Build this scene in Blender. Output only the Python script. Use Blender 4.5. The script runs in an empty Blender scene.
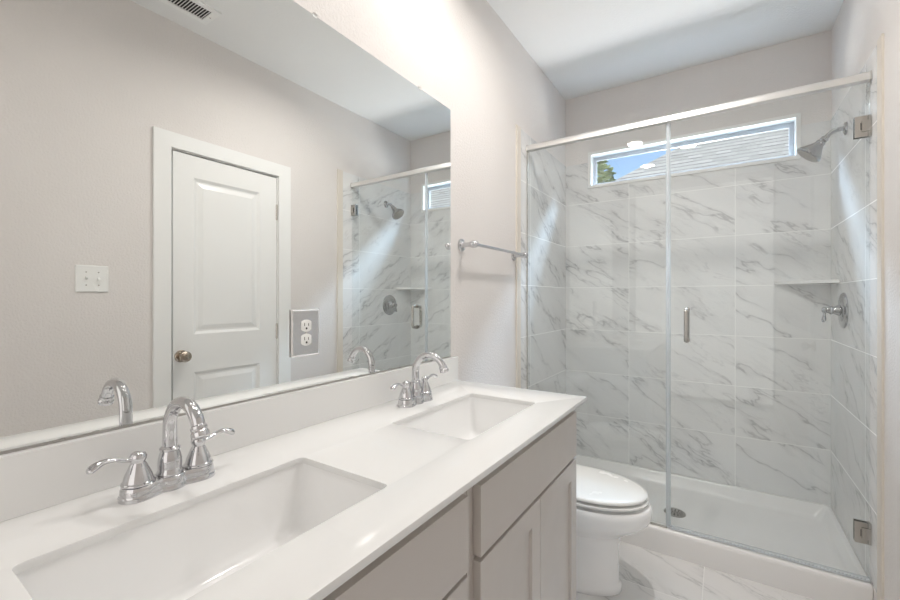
import bpy, bmesh, math, random
from mathutils import Vector, Matrix
PI = math.pi
scene = bpy.context.scene
COL = scene.collection

# ------------------------------------------------------------------ camera
cam = bpy.data.cameras.new('camera')
cam.sensor_width = 36.0
cam.lens = 415.26 / 900 * 36
cam.shift_y = -1.81 / 900
cam.clip_start = 0.02
cam_o = bpy.data.objects.new('camera', cam)
cam_o.location = (0.979, 0.0, 1.2657)
cam_o.rotation_euler = (PI / 2, 0, math.radians(33.284))
COL.objects.link(cam_o)
scene.camera = cam_o

# ------------------------------------------------------------------ world, sun, large lights, exposure
world = bpy.data.worlds.new('sky')
scene.world = world
world.use_nodes = True
wn = world.node_tree.nodes
wl = world.node_tree.links
wn.clear()
w_out = wn.new('ShaderNodeOutputWorld')
w_bg = wn.new('ShaderNodeBackground')
w_sky = wn.new('ShaderNodeTexSky')
w_sky.sky_type = 'NISHITA'
w_sky.sun_disc = False
w_sky.sun_elevation = math.radians(48)
w_sky.sun_rotation = math.radians(200)
w_sky.air_density = 1.0
w_sky.dust_density = 0.6
w_bg.inputs['Strength'].default_value = 0.17
wl.new(w_sky.outputs[0], w_bg.inputs['Color'])
wl.new(w_bg.outputs[0], w_out.inputs['Surface'])

sun = bpy.data.lights.new('sun', 'SUN')
sun.energy = 2.0
sun.angle = math.radians(0.6)
sun.color = (1.0, 0.96, 0.9)
sun_o = bpy.data.objects.new('sun', sun)
sun_o.rotation_euler = (math.radians(42), 0, math.radians(-18))
COL.objects.link(sun_o)


def area(name, loc, target, sx, sy, power, color):
    l = bpy.data.lights.new(name, 'AREA')
    l.shape = 'RECTANGLE'
    l.size, l.size_y = sx, sy
    l.energy = power
    l.color = color
    o = bpy.data.objects.new(name, l)
    o.location = loc
    d = Vector(target) - Vector(loc)
    o.rotation_euler = d.to_track_quat('-Z', 'Y').to_euler()
    COL.objects.link(o)
    return o


# daylight that comes up from the sunlit yard and down from the open sky outside the shower window
area('yard_daylight', (0.755, 4.55, 1.35), (0.755, 3.06, 2.2), 0.6, 0.8, 95, (0.93, 0.965, 1.0))
area('sky_daylight', (0.755, 4.25, 3.45), (0.755, 3.08, 2.2), 1.5, 0.45, 400, (0.58, 0.77, 1.0))

# soft fill lamp added in front of the wall behind the camera
area('rear_fill', (0.74, -1.32, 1.35), (0.74, 1.0, 1.35), 1.44, 2.6, 7.0, (1.0, 0.98, 0.955))

scene.view_settings.view_transform = 'Standard'
scene.view_settings.look = 'None'
scene.view_settings.gamma = 1.0
scene.view_settings.use_curve_mapping = False
scene.view_settings.exposure = 0.53
scene.cycles.use_denoising = True
scene.cycles.max_bounces = 14
scene.cycles.diffuse_bounces = 8
scene.cycles.glossy_bounces = 8
scene.cycles.transparent_max_bounces = 24
scene.cycles.sample_clamp_indirect = 6.0

CAN_POWER = 2.4          # each recessed light
CAN_COLOR = (1.0, 0.962, 0.925)

# ------------------------------------------------------------------ main dimensions (metres)
W = 1.48            # room width, x = 0 is the mirror wall
YB = 3.059          # tiled face of the shower's back wall
YN = -1.35          # wall behind the camera
H = 2.742
YV = 1.5242         # end of the vanity top
ZC = 0.91           # vanity top
DC = 0.569
ZTILE = 2.245
YT0 = 2.221         # front edge of the side wall tile
YG = 2.322          # shower glass

# ------------------------------------------------------------------ materials


class NT:
    def __init__(self, name):
        self.m = bpy.data.materials.new(name)
        self.m.use_nodes = True
        self.t = self.m.node_tree
        self.t.nodes.clear()
        self.out = self.t.nodes.new('ShaderNodeOutputMaterial')

    def n(self, typ, **kw):
        nd = self.t.nodes.new(typ)
        for k, v in kw.items():
            setattr(nd, k, v)
        return nd

    def l(self, a, b):
        self.t.links.new(a, b)

    def put(self, sock, v):
        if hasattr(v, 'links') or hasattr(v, 'is_linked'):
            self.l(v, sock)
        else:
            sock.default_value = v

    def math(self, op, a, b=None, c=None, clamp=False):
        nd = self.n('ShaderNodeMath', operation=op, use_clamp=clamp)
        self.put(nd.inputs[0], a)
        if b is not None:
            self.put(nd.inputs[1], b)
        if c is not None:
            self.put(nd.inputs[2], c)
        return nd.outputs[0]

    def maprange(self, v, a, b, c, d, smooth=True):
        nd = self.n('ShaderNodeMapRange')
        nd.interpolation_type = 'SMOOTHSTEP' if smooth else 'LINEAR'
        self.put(nd.inputs[0], v)
        for i, x in enumerate((a, b, c, d)):
            nd.inputs[1 + i].default_value = x
        return nd.outputs[0]

    def noise(self, vec, scale, detail=2.0, rough=0.5, dist=0.0):
        nd = self.n('ShaderNodeTexNoise')
        if vec is not None:
            self.l(vec, nd.inputs['Vector'])
        nd.inputs['Scale'].default_value = scale
        nd.inputs['Detail'].default_value = detail
        nd.inputs['Roughness'].default_value = rough
        nd.inputs['Distortion'].default_value = dist
        return nd.outputs['Fac']

    def mix(self, f, a, b):
        nd = self.n('ShaderNodeMix', data_type='RGBA')
        self.put(nd.inputs[0], f)
        for s, v in ((nd.inputs[6], a), (nd.inputs[7], b)):
            if isinstance(v, tuple):
                s.default_value = (*v[:3], 1)
            else:
                self.l(v, s)
        return nd.outputs[2]

    def bsdf(self, color=(0.8, 0.8, 0.8), rough=0.5, metal=0.0, spec=0.5, coat=0.0):
        b = self.n('ShaderNodeBsdfPrincipled')
        if isinstance(color, tuple):
            b.inputs['Base Color'].default_value = (*color[:3], 1)
        else:
            self.l(color, b.inputs['Base Color'])
        self.put(b.inputs['Roughness'], rough)
        b.inputs['Metallic'].default_value = metal
        b.inputs['Specular IOR Level'].default_value = spec
        b.inputs['Coat Weight'].default_value = coat
        self.l(b.outputs[0], self.out.inputs['Surface'])
        return b

    def bump(self, b, h, strength, dist):
        bp = self.n('ShaderNodeBump')
        bp.inputs['Strength'].default_value = strength
        bp.inputs['Distance'].default_value = dist
        self.l(h, bp.inputs['Height'])
        self.l(bp.outputs[0], b.inputs['Normal'])


def paint(name, color, rough=0.6, bump=0.25, scale=110.0):
    t = NT(name)
    pos = t.n('ShaderNodeNewGeometry').outputs['Position']
    n1 = t.noise(pos, 2.0, 3)
    c = t.mix(t.maprange(n1, 0.3, 0.7, 0.0, 1.0), color, tuple(x * 0.975 for x in color))
    b = t.bsdf(c, rough, spec=0.3)
    if bump:
        t.bump(b, t.noise(pos, scale, 2.5, 0.55), bump, 0.004)
    return t.m


def simple(name, color, rough=0.4, metal=0.0, spec=0.5, coat=0.0, bump=0.0, scale=200.0):
    t = NT(name)
    pos = t.n('ShaderNodeTexCoord').outputs['Object']
    n1 = t.noise(pos, 14.0, 2)
    r = t.maprange(n1, 0.3, 0.7, rough * 0.9, rough * 1.1)
    b = t.bsdf(color, r, metal, spec, coat)
    if bump:
        t.bump(b, t.noise(pos, scale, 2), bump, 0.001)
    return t.m


def marble(name, au, av, u0, v0, tw, th, sgn, rough=0.26, base=(0.765, 0.765, 0.76), vein=(0.26, 0.26, 0.27), grout=(0.86, 0.86, 0.845)):
    """12 x 24 marble-look tiles laid in a straight grid; every tile has its own veins."""
    t = NT(name)
    pos = t.n('ShaderNodeNewGeometry').outputs['Position']
    sep = t.n('ShaderNodeSeparateXYZ')
    t.l(pos, sep.inputs[0])
    u = t.math('MULTIPLY', sep.outputs[au], float(sgn))
    v = sep.outputs[av]
    uu = t.math('DIVIDE', t.math('SUBTRACT', u, u0 * sgn), tw)
    vv = t.math('DIVIDE', t.math('SUBTRACT', v, v0), th)
    iu, iv = t.math('FLOOR', uu), t.math('FLOOR', vv)
    fu, fv = t.math('SUBTRACT', uu, iu), t.math('SUBTRACT', vv, iv)
    cmb = t.n('ShaderNodeCombineXYZ')
    t.l(iu, cmb.inputs[0])
    t.l(iv, cmb.inputs[1])
    wn_ = t.n('ShaderNodeTexWhiteNoise', noise_dimensions='3D')
    t.l(cmb.outputs[0], wn_.inputs['Vector'])
    off = t.n('ShaderNodeVectorMath', operation='SCALE')
    t.l(wn_.outputs['Color'], off.inputs[0])
    off.inputs['Scale'].default_value = 37.0
    # warp so the veins wander
    uv = t.n('ShaderNodeCombineXYZ')
    t.l(u, uv.inputs[0])
    t.l(v, uv.inputs[1])
    uvo = t.n('ShaderNodeVectorMath', operation='ADD')
    t.l(uv.outputs[0], uvo.inputs[0])
    t.l(off.outputs[0], uvo.inputs[1])
    wob = t.math('MULTIPLY', t.math('SUBTRACT', t.noise(uvo.outputs[0], 5.0, 3, 0.5), 0.5), 0.095)
    a = math.radians(33)
    s = t.math('SUBTRACT', t.math('MULTIPLY', u, math.cos(a)), t.math('MULTIPLY', v, math.sin(a)))
    q = t.math('ADD', t.math('MULTIPLY', u, math.sin(a)), t.math('MULTIPLY', v, math.cos(a)))
    q = t.math('ADD', q, wob)
    st = t.n('ShaderNodeCombineXYZ')
    t.l(t.math('MULTIPLY', s, 1.25), st.inputs[0])
    t.l(t.math('MULTIPLY', q, 5.4), st.inputs[1])
    vec = t.n('ShaderNodeVectorMath', operation='ADD')
    t.l(st.outputs[0], vec.inputs[0])
    t.l(off.outputs[0], vec.inputs[1])
    n1 = t.noise(vec.outputs[0], 1.0, 5, 0.55)
    r1 = t.math('ABSOLUTE', t.math('SUBTRACT', n1, 0.5))
    thin = t.maprange(r1, 0.0, 0.012, 1.0, 0.0)
    soft = t.maprange(r1, 0.0, 0.06, 1.0, 0.0)
    mask = t.maprange(t.noise(vec.outputs[0], 1.5, 2, 0.5), 0.36, 0.56, 0.0, 1.0)
    n2 = t.noise(vec.outputs[0], 2.3, 5, 0.6)
    r2 = t.math('ABSOLUTE', t.math('SUBTRACT', n2, 0.47))
    fine = t.maprange(r2, 0.0, 0.016, 0.36, 0.0)
    mask2 = t.maprange(t.noise(vec.outputs[0], 0.9, 2, 0.5), 0.5, 0.68, 0.0, 1.0)
    f = t.math('ADD', t.math('MULTIPLY', mask, t.math('ADD', t.math('MULTIPLY', thin, 0.42), t.math('MULTIPLY', soft, 0.17))),
               t.math('MULTIPLY', fine, mask2), clamp=True)
    cloud = t.maprange(t.noise(vec.outputs[0], 0.8, 3, 0.5), 0.3, 0.7, 0.0, 0.10)
    f = t.math('ADD', f, cloud, clamp=True)
    col = t.mix(f, base, vein)
    # grout
    du = t.math('MULTIPLY', t.math('MINIMUM', fu, t.math('SUBTRACT', 1.0, fu)), tw)
    dv = t.math('MULTIPLY', t.math('MINIMUM', fv, t.math('SUBTRACT', 1.0, fv)), th)
    g = t.maprange(t.math('MINIMUM', du, dv), 0.0010, 0.0022, 1.0, 0.0)
    col = t.mix(g, col, grout)
    rg = t.math('ADD', t.math('MULTIPLY', g, 0.5), rough)
    b = t.bsdf(col, rg, spec=0.5)
    t.bump(b, t.math('SUBTRACT', 1.0, g), 0.25, 0.0015)
    return t.m


def clear_glass(name, tint=(0.976, 0.986, 0.982), boost=1.0):
    """thin clear glass: lets the light straight through and mirrors by Schlick's law"""
    t = NT(name)
    lw = t.n('ShaderNodeLayerWeight')
    lw.inputs['Blend'].default_value = 0.5
    p = t.math('POWER', lw.outputs['Facing'], 5.0)
    f = t.math('ADD', t.math('MULTIPLY', p, 0.95), 0.042 * boost, clamp=True)
    tr = t.n('ShaderNodeBsdfTransparent')
    tr.inputs['Color'].default_value = (*tint, 1)
    gl = t.n('ShaderNodeBsdfGlossy')
    gl.inputs['Roughness'].default_value = 0.0
    gl.inputs['Color'].default_value = (1, 1, 1, 1)
    mx = t.n('ShaderNodeMixShader')
    t.l(f, mx.inputs[0])
    t.l(tr.outputs[0], mx.inputs[1])
    t.l(gl.outputs[0], mx.inputs[2])
    t.l(mx.outputs[0], t.out.inputs['Surface'])
    return t.m


def frosted(name):
    t = NT(name)
    tr = t.n('ShaderNodeBsdfTransparent')
    tr.inputs['Color'].default_value = (0.9, 0.92, 0.93, 1)
    b = t.n('ShaderNodeBsdfPrincipled')
    b.inputs['Base Color'].default_value = (0.80, 0.83, 0.86, 1)
    b.inputs['Roughness'].default_value = 0.2
    mx = t.n('ShaderNodeMixShader')
    mx.inputs[0].default_value = 0.5
    t.l(tr.outputs[0], mx.inputs[1])
    t.l(b.outputs[0], mx.inputs[2])
    t.l(mx.outputs[0], t.out.inputs['Surface'])
    return t.m


def emit(name, color, strength):
    t = NT(name)
    e = t.n('ShaderNodeEmission')
    e.inputs['Color'].default_value = (*color, 1)
    e.inputs['Strength'].default_value = strength
    t.l(e.outputs[0], t.out.inputs['Surface'])
    return t.m


def shingles(name):
    t = NT(name)
    pos = t.n('ShaderNodeTexCoord').outputs['Object']
    sep = t.n('ShaderNodeSeparateXYZ')
    t.l(pos, sep.inputs[0])
    row = t.math('DIVIDE', sep.outputs[1], 0.115)
    ir = t.math('FLOOR', row)
    fr = t.math('SUBTRACT', row, ir)
    ux = t.math('ADD', t.math('DIVIDE', sep.outputs[0], 0.16), t.math('MULTIPLY', ir, 0.37))
    cm = t.n('ShaderNodeCombineXYZ')
    t.l(t.math('FLOOR', ux), cm.inputs[0])
    t.l(ir, cm.inputs[1])
    wn_ = t.n('ShaderNodeTexWhiteNoise', noise_dimensions='3D')
    t.l(cm.outputs[0], wn_.inputs['Vector'])
    tab = t.mix(wn_.outputs['Value'], (0.36, 0.34, 0.30), (0.54, 0.515, 0.46))
    line = t.math('MULTIPLY', t.maprange(fr, 0.12, 0.34, 1.0, 0.0), t.maprange(wn_.outputs['Value'], 0.15, 0.85, 0.45, 1.0))
    col = t.mix(line, tab, (0.085, 0.08, 0.075))
    n = t.noise(pos, 30.0, 3)
    col = t.mix(t.maprange(n, 0.3, 0.7, 0.0, 0.3), col, (0.58, 0.57, 0.54))
    b = t.bsdf(col, 0.9, spec=0.1)
    return t.m


M = dict(
    wall=paint('greige_wall_paint', (0.72, 0.688, 0.665), 0.6, 0.6),
    ceiling=paint('ceiling_paint', (0.78, 0.78, 0.77), 0.8, 0.3, 90),
    trim=simple('white_satin_paint', (0.80, 0.80, 0.785), 0.32),
    cream=simple('cream_edge_trim', (0.68, 0.63, 0.56), 0.45),
    tile_back=marble('marble_tile_back', 0, 2, 0.441, 0.124, 0.602, 0.3045, 1),
    tile_left=marble('marble_tile_left', 1, 2, 2.378, 0.124, 0.685, 0.3045, 1),
    tile_right=marble('marble_tile_right', 1, 2, 2.400, 0.124, 0.685, 0.3045, -1),
    tile_floor=marble('marble_tile_floor', 0, 1, 0.907, 1.99, 0.610, 0.305, 1, rough=0.10, base=(0.72, 0.71, 0.70), vein=(0.36, 0.36, 0.36), grout=(0.76, 0.755, 0.74)),
    quartz=simple('white_quartz', (0.79, 0.79, 0.78), 0.16),
    porcelain=simple('white_porcelain', (0.88, 0.88, 0.875), 0.08, coat=0.3),
    acrylic=simple('white_acrylic', (0.80, 0.79, 0.78), 0.16),
    plastic=simple('white_plastic', (0.82, 0.82, 0.80), 0.25),
    cabinet=simple('greige_cabinet_paint', (0.55, 0.512, 0.478), 0.38),
    kick_board=simple('toe_kick_board', (0.30, 0.27, 0.25), 0.6),  # dark brown board, darker than the cabinet paint
    chrome=simple('chrome', (0.64, 0.64, 0.655), 0.05, 1.0),
    fixture=simple('darkened_shower_chrome', (0.46, 0.465, 0.475), 0.10, 1.0),  # darker than the other chrome: dark reflections put into its colour
    hinge=simple('dull_nickel', (0.50, 0.48, 0.45), 0.25, 1.0),
    nickel=simple('brushed_nickel', (0.72, 0.69, 0.65), 0.22, 1.0),
    satin=simple('bright_brushed_rail', (0.80, 0.785, 0.765), 0.4, 1.0),
    bronze=simple('aged_nickel_knob', (0.42, 0.36, 0.30), 0.25, 1.0),
    mirror=simple('silvered_mirror', (0.90, 0.915, 0.905), 0.0, 1.0),
    mirror_plate=simple('mirrored_plate', (0.62, 0.62, 0.62), 0.18, 1.0),
    plate_edge=simple('bright_plate_edge', (0.9, 0.9, 0.9), 0.15, 0.6),
    dark=simple('dark_slot', (0.02, 0.02, 0.02), 0.6),
    grate=simple('drain_steel', (0.40, 0.39, 0.37), 0.3, 1.0),
    glass=clear_glass('shower_glass'),
    pane=clear_glass('window_glass', (0.98, 0.985, 0.985)),
    seal=frosted('clear_vinyl_seal'),
    vinyl=simple('grey_vinyl', (0.42, 0.44, 0.48), 0.35),
    lens=emit('lamp_lens', (1.0, 0.93, 0.85), 6.0),
    shingle=shingles('roof_shingles'),
    siding=simple('tan_siding', (0.55, 0.50, 0.44), 0.8),
    leaf=simple('green_leaf', (0.30, 0.38, 0.16), 0.5),
    bark=simple('bark', (0.16, 0.11, 0.07), 0.9),
    grass=simple('lawn', (0.20, 0.26, 0.09), 0.9),
)

# ------------------------------------------------------------------ mesh helpers


def link_mesh(name, bm, mat, parent=None, smooth=True, angle=32, bevel=0.0, segs=2):
    if bevel:
        eds = [e for e in bm.edges if len(e.link_faces) == 2 and e.calc_face_angle(0) > math.radians(40)]
        if eds:
            bmesh.ops.bevel(bm, geom=eds, offset=bevel, segments=segs, profile=0.5, affect='EDGES', clamp_overlap=True)
    bmesh.ops.recalc_face_normals(bm, faces=bm.faces[:])
    if parent is not None:
        p = Vector((0, 0, 0))
        q = parent
        while q is not None:
            p += Vector(q.location)
            q = q.parent
        bmesh.ops.translate(bm, verts=bm.verts[:], vec=-p)
    me = bpy.data.meshes.new(name)
    bm.to_mesh(me)
    bm.free()
    if smooth:
        for f in me.polygons:
            f.use_smooth = True
        me.set_sharp_from_angle(angle=math.radians(angle))
    me.materials.append(mat)
    o = bpy.data.objects.new(name, me)
    COL.objects.link(o)
    if parent is not None:
        o.parent = parent
    return o


def thing(name, label, cat, loc=(0, 0, 0), group=None):
    o = bpy.data.objects.new(name, None)
    o.empty_display_size = 0.05
    o.location = loc
    COL.objects.link(o)
    o['label'] = label
    o['category'] = cat
    if group:
        o['group'] = group
    return o


def structure(o, label=None):
    o['kind'] = 'structure'
    if label:
        o['label'] = label
    return o


def dup(o, parent=None):
    c = o.copy()
    COL.objects.link(c)
    if parent is not None:
        c.parent = parent
    for ch in list(o.children):
        dup(ch, c)
    return c


def box(bm, x0, x1, y0, y1, z0, z1):
    vs = [bm.verts.new((x, y, z)) for x in (x0, x1) for y in (y0, y1) for z in (z0, z1)]
    for f in ((0, 1, 3, 2), (4, 6, 7, 5), (0, 4, 5, 1), (2, 3, 7, 6), (0, 2, 6, 4), (1, 5, 7, 3)):
        bm.faces.new([vs[i] for i in f])
    return vs


def B(*boxes):
    bm = bmesh.new()
    for b in boxes:
        box(bm, *b)
    return bm


def loft(bm, rings, cap0=True, cap1=True, closed=True):
    rv = [[bm.verts.new(p) for p in r] for r in rings]
    n = len(rv[0])
    for a, b in zip(rv, rv[1:]):
        for i in range(n if closed else n - 1):
            j = (i + 1) % n
            bm.faces.new((a[i], a[j], b[j], b[i]))
    if cap0:
        bm.faces.new(rv[0])
    if cap1:
        bm.faces.new(list(reversed(rv[-1])))
    return rv


def frame(axis):
    a = Vector(axis).normalized()
    u = a.cross(Vector((0, 0, 1)))
    if u.length < 1e-3:
        u = Vector((1, 0, 0))
    u.normalize()
    return a, u, a.cross(u)


def lathe(bm, org, axis, prof, n=32, cap0=True, cap1=True):
    """prof: list of (radius, distance along axis)"""
    a, u, v = frame(axis)
    o = Vector(org)
    rings = []
    for r, h in prof:
        r = max(r, 1e-5)
        rings.append([o + a * h + u * (r * math.cos(2 * PI * i / n)) + v * (r * math.sin(2 * PI * i / n)) for i in range(n)])
    loft(bm, rings, cap0, cap1)


def catmull(pts, k=6):
    P = [Vector(p) for p in pts]
    P = [P[0] * 2 - P[1]] + P + [P[-1] * 2 - P[-2]]
    out = []
    for i in range(1, len(P) - 2):
        for j in range(k):
            t = j / k
            a, b, c, d = P[i - 1], P[i], P[i + 1], P[i + 2]
            out.append(0.5 * ((2 * b) + (c - a) * t + (2 * a - 5 * b + 4 * c - d) * t * t + (3 * b - a - 3 * c + d) * t ** 3))
    out.append(P[-2])
    return out


def tube(bm, pts, rad, n=16, squash=1.0, ref=(0, 0, 1)):
    """rad: number or list; squash flattens the section along the ref direction"""
    P = [Vector(p) for p in pts]
    m = len(P)
    R = [rad] * m if not hasattr(rad, '__len__') else rad
    tang = [(P[min(i + 1, m - 1)] - P[max(i - 1, 0)]).normalized() for i in range(m)]
    u = Vector(ref) - tang[0] * tang[0].dot(Vector(ref))
    if u.length < 1e-3:
        u = Vector((1, 0, 0)) - tang[0] * tang[0].x
        if u.length < 1e-3:
            u = Vector((0, 1, 0))
    u.normalize()
    rings = []
    for p, t, r in zip(P, tang, R):
        u = (u - t * u.dot(t)).normalized()
        v = t.cross(u)
        rings.append([p + u * (r * squash * math.cos(2 * PI * i / n)) + v * (r * math.sin(2 * PI * i / n)) for i in range(n)])
    loft(bm, rings)


def lerp_list(vals, m):
    out = []
    for i in range(m):
        f = i / (m - 1) * (len(vals) - 1)
        k = min(int(f), len(vals) - 2)
        out.append(vals[k] + (vals[k + 1] - vals[k]) * (f - k))
    return out


def rrect(x0, x1, y0, y1, r, n=5):
    pts = []
    for cx, cy, a0 in ((x1 - r, y1 - r, 0), (x0 + r, y1 - r, PI / 2), (x0 + r, y0 + r, PI), (x1 - r, y0 + r, 1.5 * PI)):
        for i in range(n + 1):
            a = a0 + PI / 2 * i / n
            pts.append((cx + r * math.cos(a), cy + r * math.sin(a)))
    return pts


def ring2(pts, z):
    return [(x, y, z) for x, y in pts]


# ------------------------------------------------------------------ SETTING: room shell
TK = 0.003          # tile thickness
structure(link_mesh('floor', B((-0.1, W + 0.1, YN - 0.1, YB + 0.25, -0.1, 0.0)), M['tile_floor'], smooth=False), 'glossy marble tiled floor')
structure(link_mesh('ceiling', B((-0.1, W + 0.2, YN - 0.1, YB + 0.25, H, H + 0.1)), M['ceiling'], smooth=False), 'off white textured ceiling')
structure(link_mesh('wall_left', B((-0.1, 0.0, YN - 0.1, YB + 0.25, 0, H)), M['wall'], smooth=False), 'greige painted wall carrying the mirror')
DY0, DY1, DZ = 1.030, 1.664, 2.066    # door opening in the right wall
structure(link_mesh('wall_right', B((W, W + 0.12, YN - 0.1, DY0, 0, H), (W, W + 0.12, DY1, YB + 0.25, 0, H),
                                    (W, W + 0.12, DY0, DY1, DZ, H)), M['wall'], smooth=False), 'greige painted wall with the white door')
structure(link_mesh('wall_near', B((0, W, YN - 0.1, YN, 0, H)), M['wall'], smooth=False), 'greige painted wall behind the camera')
WX0, WX1, WZ0, WZ1 = 0.165, 1.350, 2.056, 2.317
yb2 = YB + TK
structure(link_mesh('wall_back', B((0, WX0, yb2, yb2 + 0.13, 0, H), (WX1, W, yb2, yb2 + 0.13, 0, H),
                                   (WX0, WX1, yb2, yb2 + 0.13, 0, WZ0), (WX0, WX1, yb2, yb2 + 0.13, WZ1, H)),
                    M['wall'], smooth=False), 'greige painted wall above the shower tile')
# tile cladding of the alcove
structure(link_mesh('wall_shower_back', B((TK, WX0, YB, yb2, 0.124, ZTILE), (WX1, W - TK, YB, yb2, 0.124, ZTILE),
                                          (WX0, WX1, YB, yb2, 0.124, WZ0)), M['tile_back'], smooth=False), 'marble tiled back wall of the shower')
structure(link_mesh('wall_shower_left', B((0, TK, YT0, yb2, 0.124, ZTILE)), M['tile_left'], smooth=False), 'marble tiled left wall of the shower')
structure(link_mesh('wall_shower_right', B((W - TK, W, YT0, yb2, 0.124, ZTILE)), M['tile_right'], smooth=False), 'marble tiled right wall of the shower')
# cream strips that finish the tile edges
structure(link_mesh('trim_1', B((0, 0.009, YT0 - 0.052, YT0, 0.0, ZTILE + 0.003)), M['cream'], bevel=0.0025), 'cream edge strip left of the shower')
structure(link_mesh('trim_2', B((W - 0.008, W, YT0 - 0.052, YT0, 0.0, ZTILE + 0.003)), M['cream'], bevel=0.0025), 'cream edge strip right of the shower')
structure(link_mesh('baseboard_right', B((W - 0.014, W, YN, DY0 - 0.09, 0, 0.1), (W - 0.014, W, DY1 + 0.09, YT0 - 0.053, 0, 0.1)), M['trim'], bevel=0.003))
structure(link_mesh('baseboard_left', B((0, 0.014, YV + 0.002, YT0 - 0.053, 0, 0.1)), M['trim'], bevel=0.003))

# ------------------------------------------------------------------ window high in the shower
win = bpy.data.objects.new('window_1', None)
win.location = ((WX0 + WX1) / 2, YB, WZ0)
COL.objects.link(win)
structure(win, 'wide low window above the shower tile with a white surround')


def ringframe(x0, x1, z0, z1, w, y0, y1, wt=None):
    wt = wt if wt is not None else w
    return B((x0, x1, y0, y1, z1 - wt, z1), (x0, x1, y0, y1, z0, z0 + w),
             (x0, x0 + w, y0, y1, z0 + w, z1 - wt), (x1 - w, x1, y0, y1, z0 + w, z1 - wt))


link_mesh('window_surround', ringframe(WX0 + 0.001, WX1 - 0.001, WZ0 + 0.001, WZ1 - 0.001, 0.021, YB - 0.006, YB + 0.085), M['trim'], win, bevel=0.003)
link_mesh('window_frame', ringframe(WX0 + 0.022, WX1 - 0.022, WZ0 + 0.022, WZ1 - 0.022, 0.024, YB + 0.064, YB + 0.073, 0.030), M['vinyl'], win, bevel=0.003)
link_mesh('window_pane', B((WX0 + 0.045, WX1 - 0.045, YB + 0.0665, YB + 0.0705, WZ0 + 0.045, WZ1 - 0.051)), M['pane'], win, smooth=False)

# ------------------------------------------------------------------ door in the right wall (seen in the mirror)
door = bpy.data.objects.new('door_1', None)
door.location = (W + 0.02, (DY0 + DY1) / 2, 0.008)
COL.objects.link(door)
structure(door, 'white two panel closet door with a dark round knob')
xd = W + 0.003      # face of the door leaf


def door_leaf():
    bm = bmesh.new()
    ly0, ly1, lz1 = DY0 + 0.012, DY1 - 0.006, DZ - 0.010
    box(bm, xd + 0.010, xd + 0.035, ly0, ly1, 0.008, lz1)
    py0, py1 = ly0 + 0.105, ly1 - 0.145
    py1 = ly1 - 0.118
    panels = ((0.20, 0.855), (1.065, 1.935))
    # stiles and rails in front of the core
    zs = [0.008, 0.20, 0.855, 1.065, 1.935, lz1]
    box(bm, xd, xd + 0.010, ly0, py0, 0.008, lz1)
    box(bm, xd, xd + 0.010, py1, ly1, 0.008, lz1)
    for a, b in ((zs[0], zs[1]), (zs[2], zs[3]), (zs[4], zs[5])):
        box(bm, xd, xd + 0.010, py0, py1, a, b)
    # sloped moulding into each panel and a raised field
    for z0, z1 in panels:
        def rect(i, x):
            return [(x, py0 + i, z0 + i), (x, py1 - i, z0 + i), (x, py1 - i, z1 - i), (x, py0 + i, z1 - i)]
        loft(bm, [rect(0.0, xd + 0.0005), rect(0.016, xd + 0.0095), rect(0.026, xd + 0.0095), rect(0.05, xd + 0.003)], False, True)
    return bm


link_mesh('door_leaf', door_leaf(), M['trim'], door, smooth=False)
bm = bmesh.new()
kc = (xd, DY0 + 0.052, 0.952)
lathe(bm, kc, (-1, 0, 0), [(0.033, 0.0), (0.033, 0.004), (0.028, 0.009), (0.013, 0.012), (0.011, 0.028), (0.016, 0.034), (0.026, 0.042),
                           (0.030, 0.051), (0.028, 0.060), (0.020, 0.067), (0.008, 0.070), (0.0, 0.0705)], 32, True, False)
link_mesh('door_knob', bm, M['bronze'], door)
for z in (0.25, 1.05, 1.83):
    bm = bmesh.new()
    lathe(bm, (xd - 0.004, DY1 - 0.006, z - 0.048), (0, 0, 1), [(0.003, -0.004), (0.0060, 0), (0.0060, 0.096), (0.003, 0.100)], 12)
    link_mesh('hinge', bm, M['nickel'], door)
# jamb and casing
jm = B((W - 0.001, W + 0.118, DY0 - 0.0, DY0 + 0.004, 0, DZ), (W - 0.001, W + 0.118, DY1 - 0.004, DY1, 0, DZ),
       (W - 0.001, W + 0.118, DY0, DY1, DZ - 0.004, DZ))
box(jm, W + 0.050, W + 0.062, DY0 + 0.004, DY1 - 0.004, DZ - 0.05, DZ - 0.004)
structure(link_mesh('trim_3', jm, M['trim'], smooth=False), 'white door jamb')


def casing():
    bm = bmesh.new()
    y0, y1, z1 = 0.9466, 1.7554, 2.1484
    i0, i1, iz = DY0 - 0.002, DY1 + 0.002, DZ + 0.002
    for quad in ([(y0, 0), (i0, 0), (i0, iz), (y0, z1)], [(i1, 0), (y1, 0), (y1, z1), (i1, iz)], [(i0, iz), (i1, iz), (y1, z1), (y0, z1)]):
        loft(bm, [[(W - 0.013, a, b) for a, b in quad], [(W - 0.0002, a, b) for a, b in quad]])
    return bm


structure(link_mesh('trim_4', casing(), M['trim'], bevel=0.002), 'flat white casing round the closet door')

# ------------------------------------------------------------------ vanity cabinets (two sink base units)


def shaker_door(y0, y1, z0, z1, xf, st=0.058):
    """overlay door, its frame proud of a recessed flat panel"""
    bm = bmesh.new()
    t, rec = 0.020, 0.009

    def rect(i, x):
        return [(x, y0 + i, z0 + i), (x, y1 - i, z0 + i), (x, y1 - i, z1 - i), (x, y0 + i, z1 - i)]
    loft(bm, [rect(0, xf - t), rect(0, xf - 0.0015), rect(0.0015, xf), rect(st, xf), rect(st + 0.002, xf - rec)], True, True)
    return bm


XF = 0.548          # face of doors and false drawer fronts
XC = 0.528          # face frame


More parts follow.
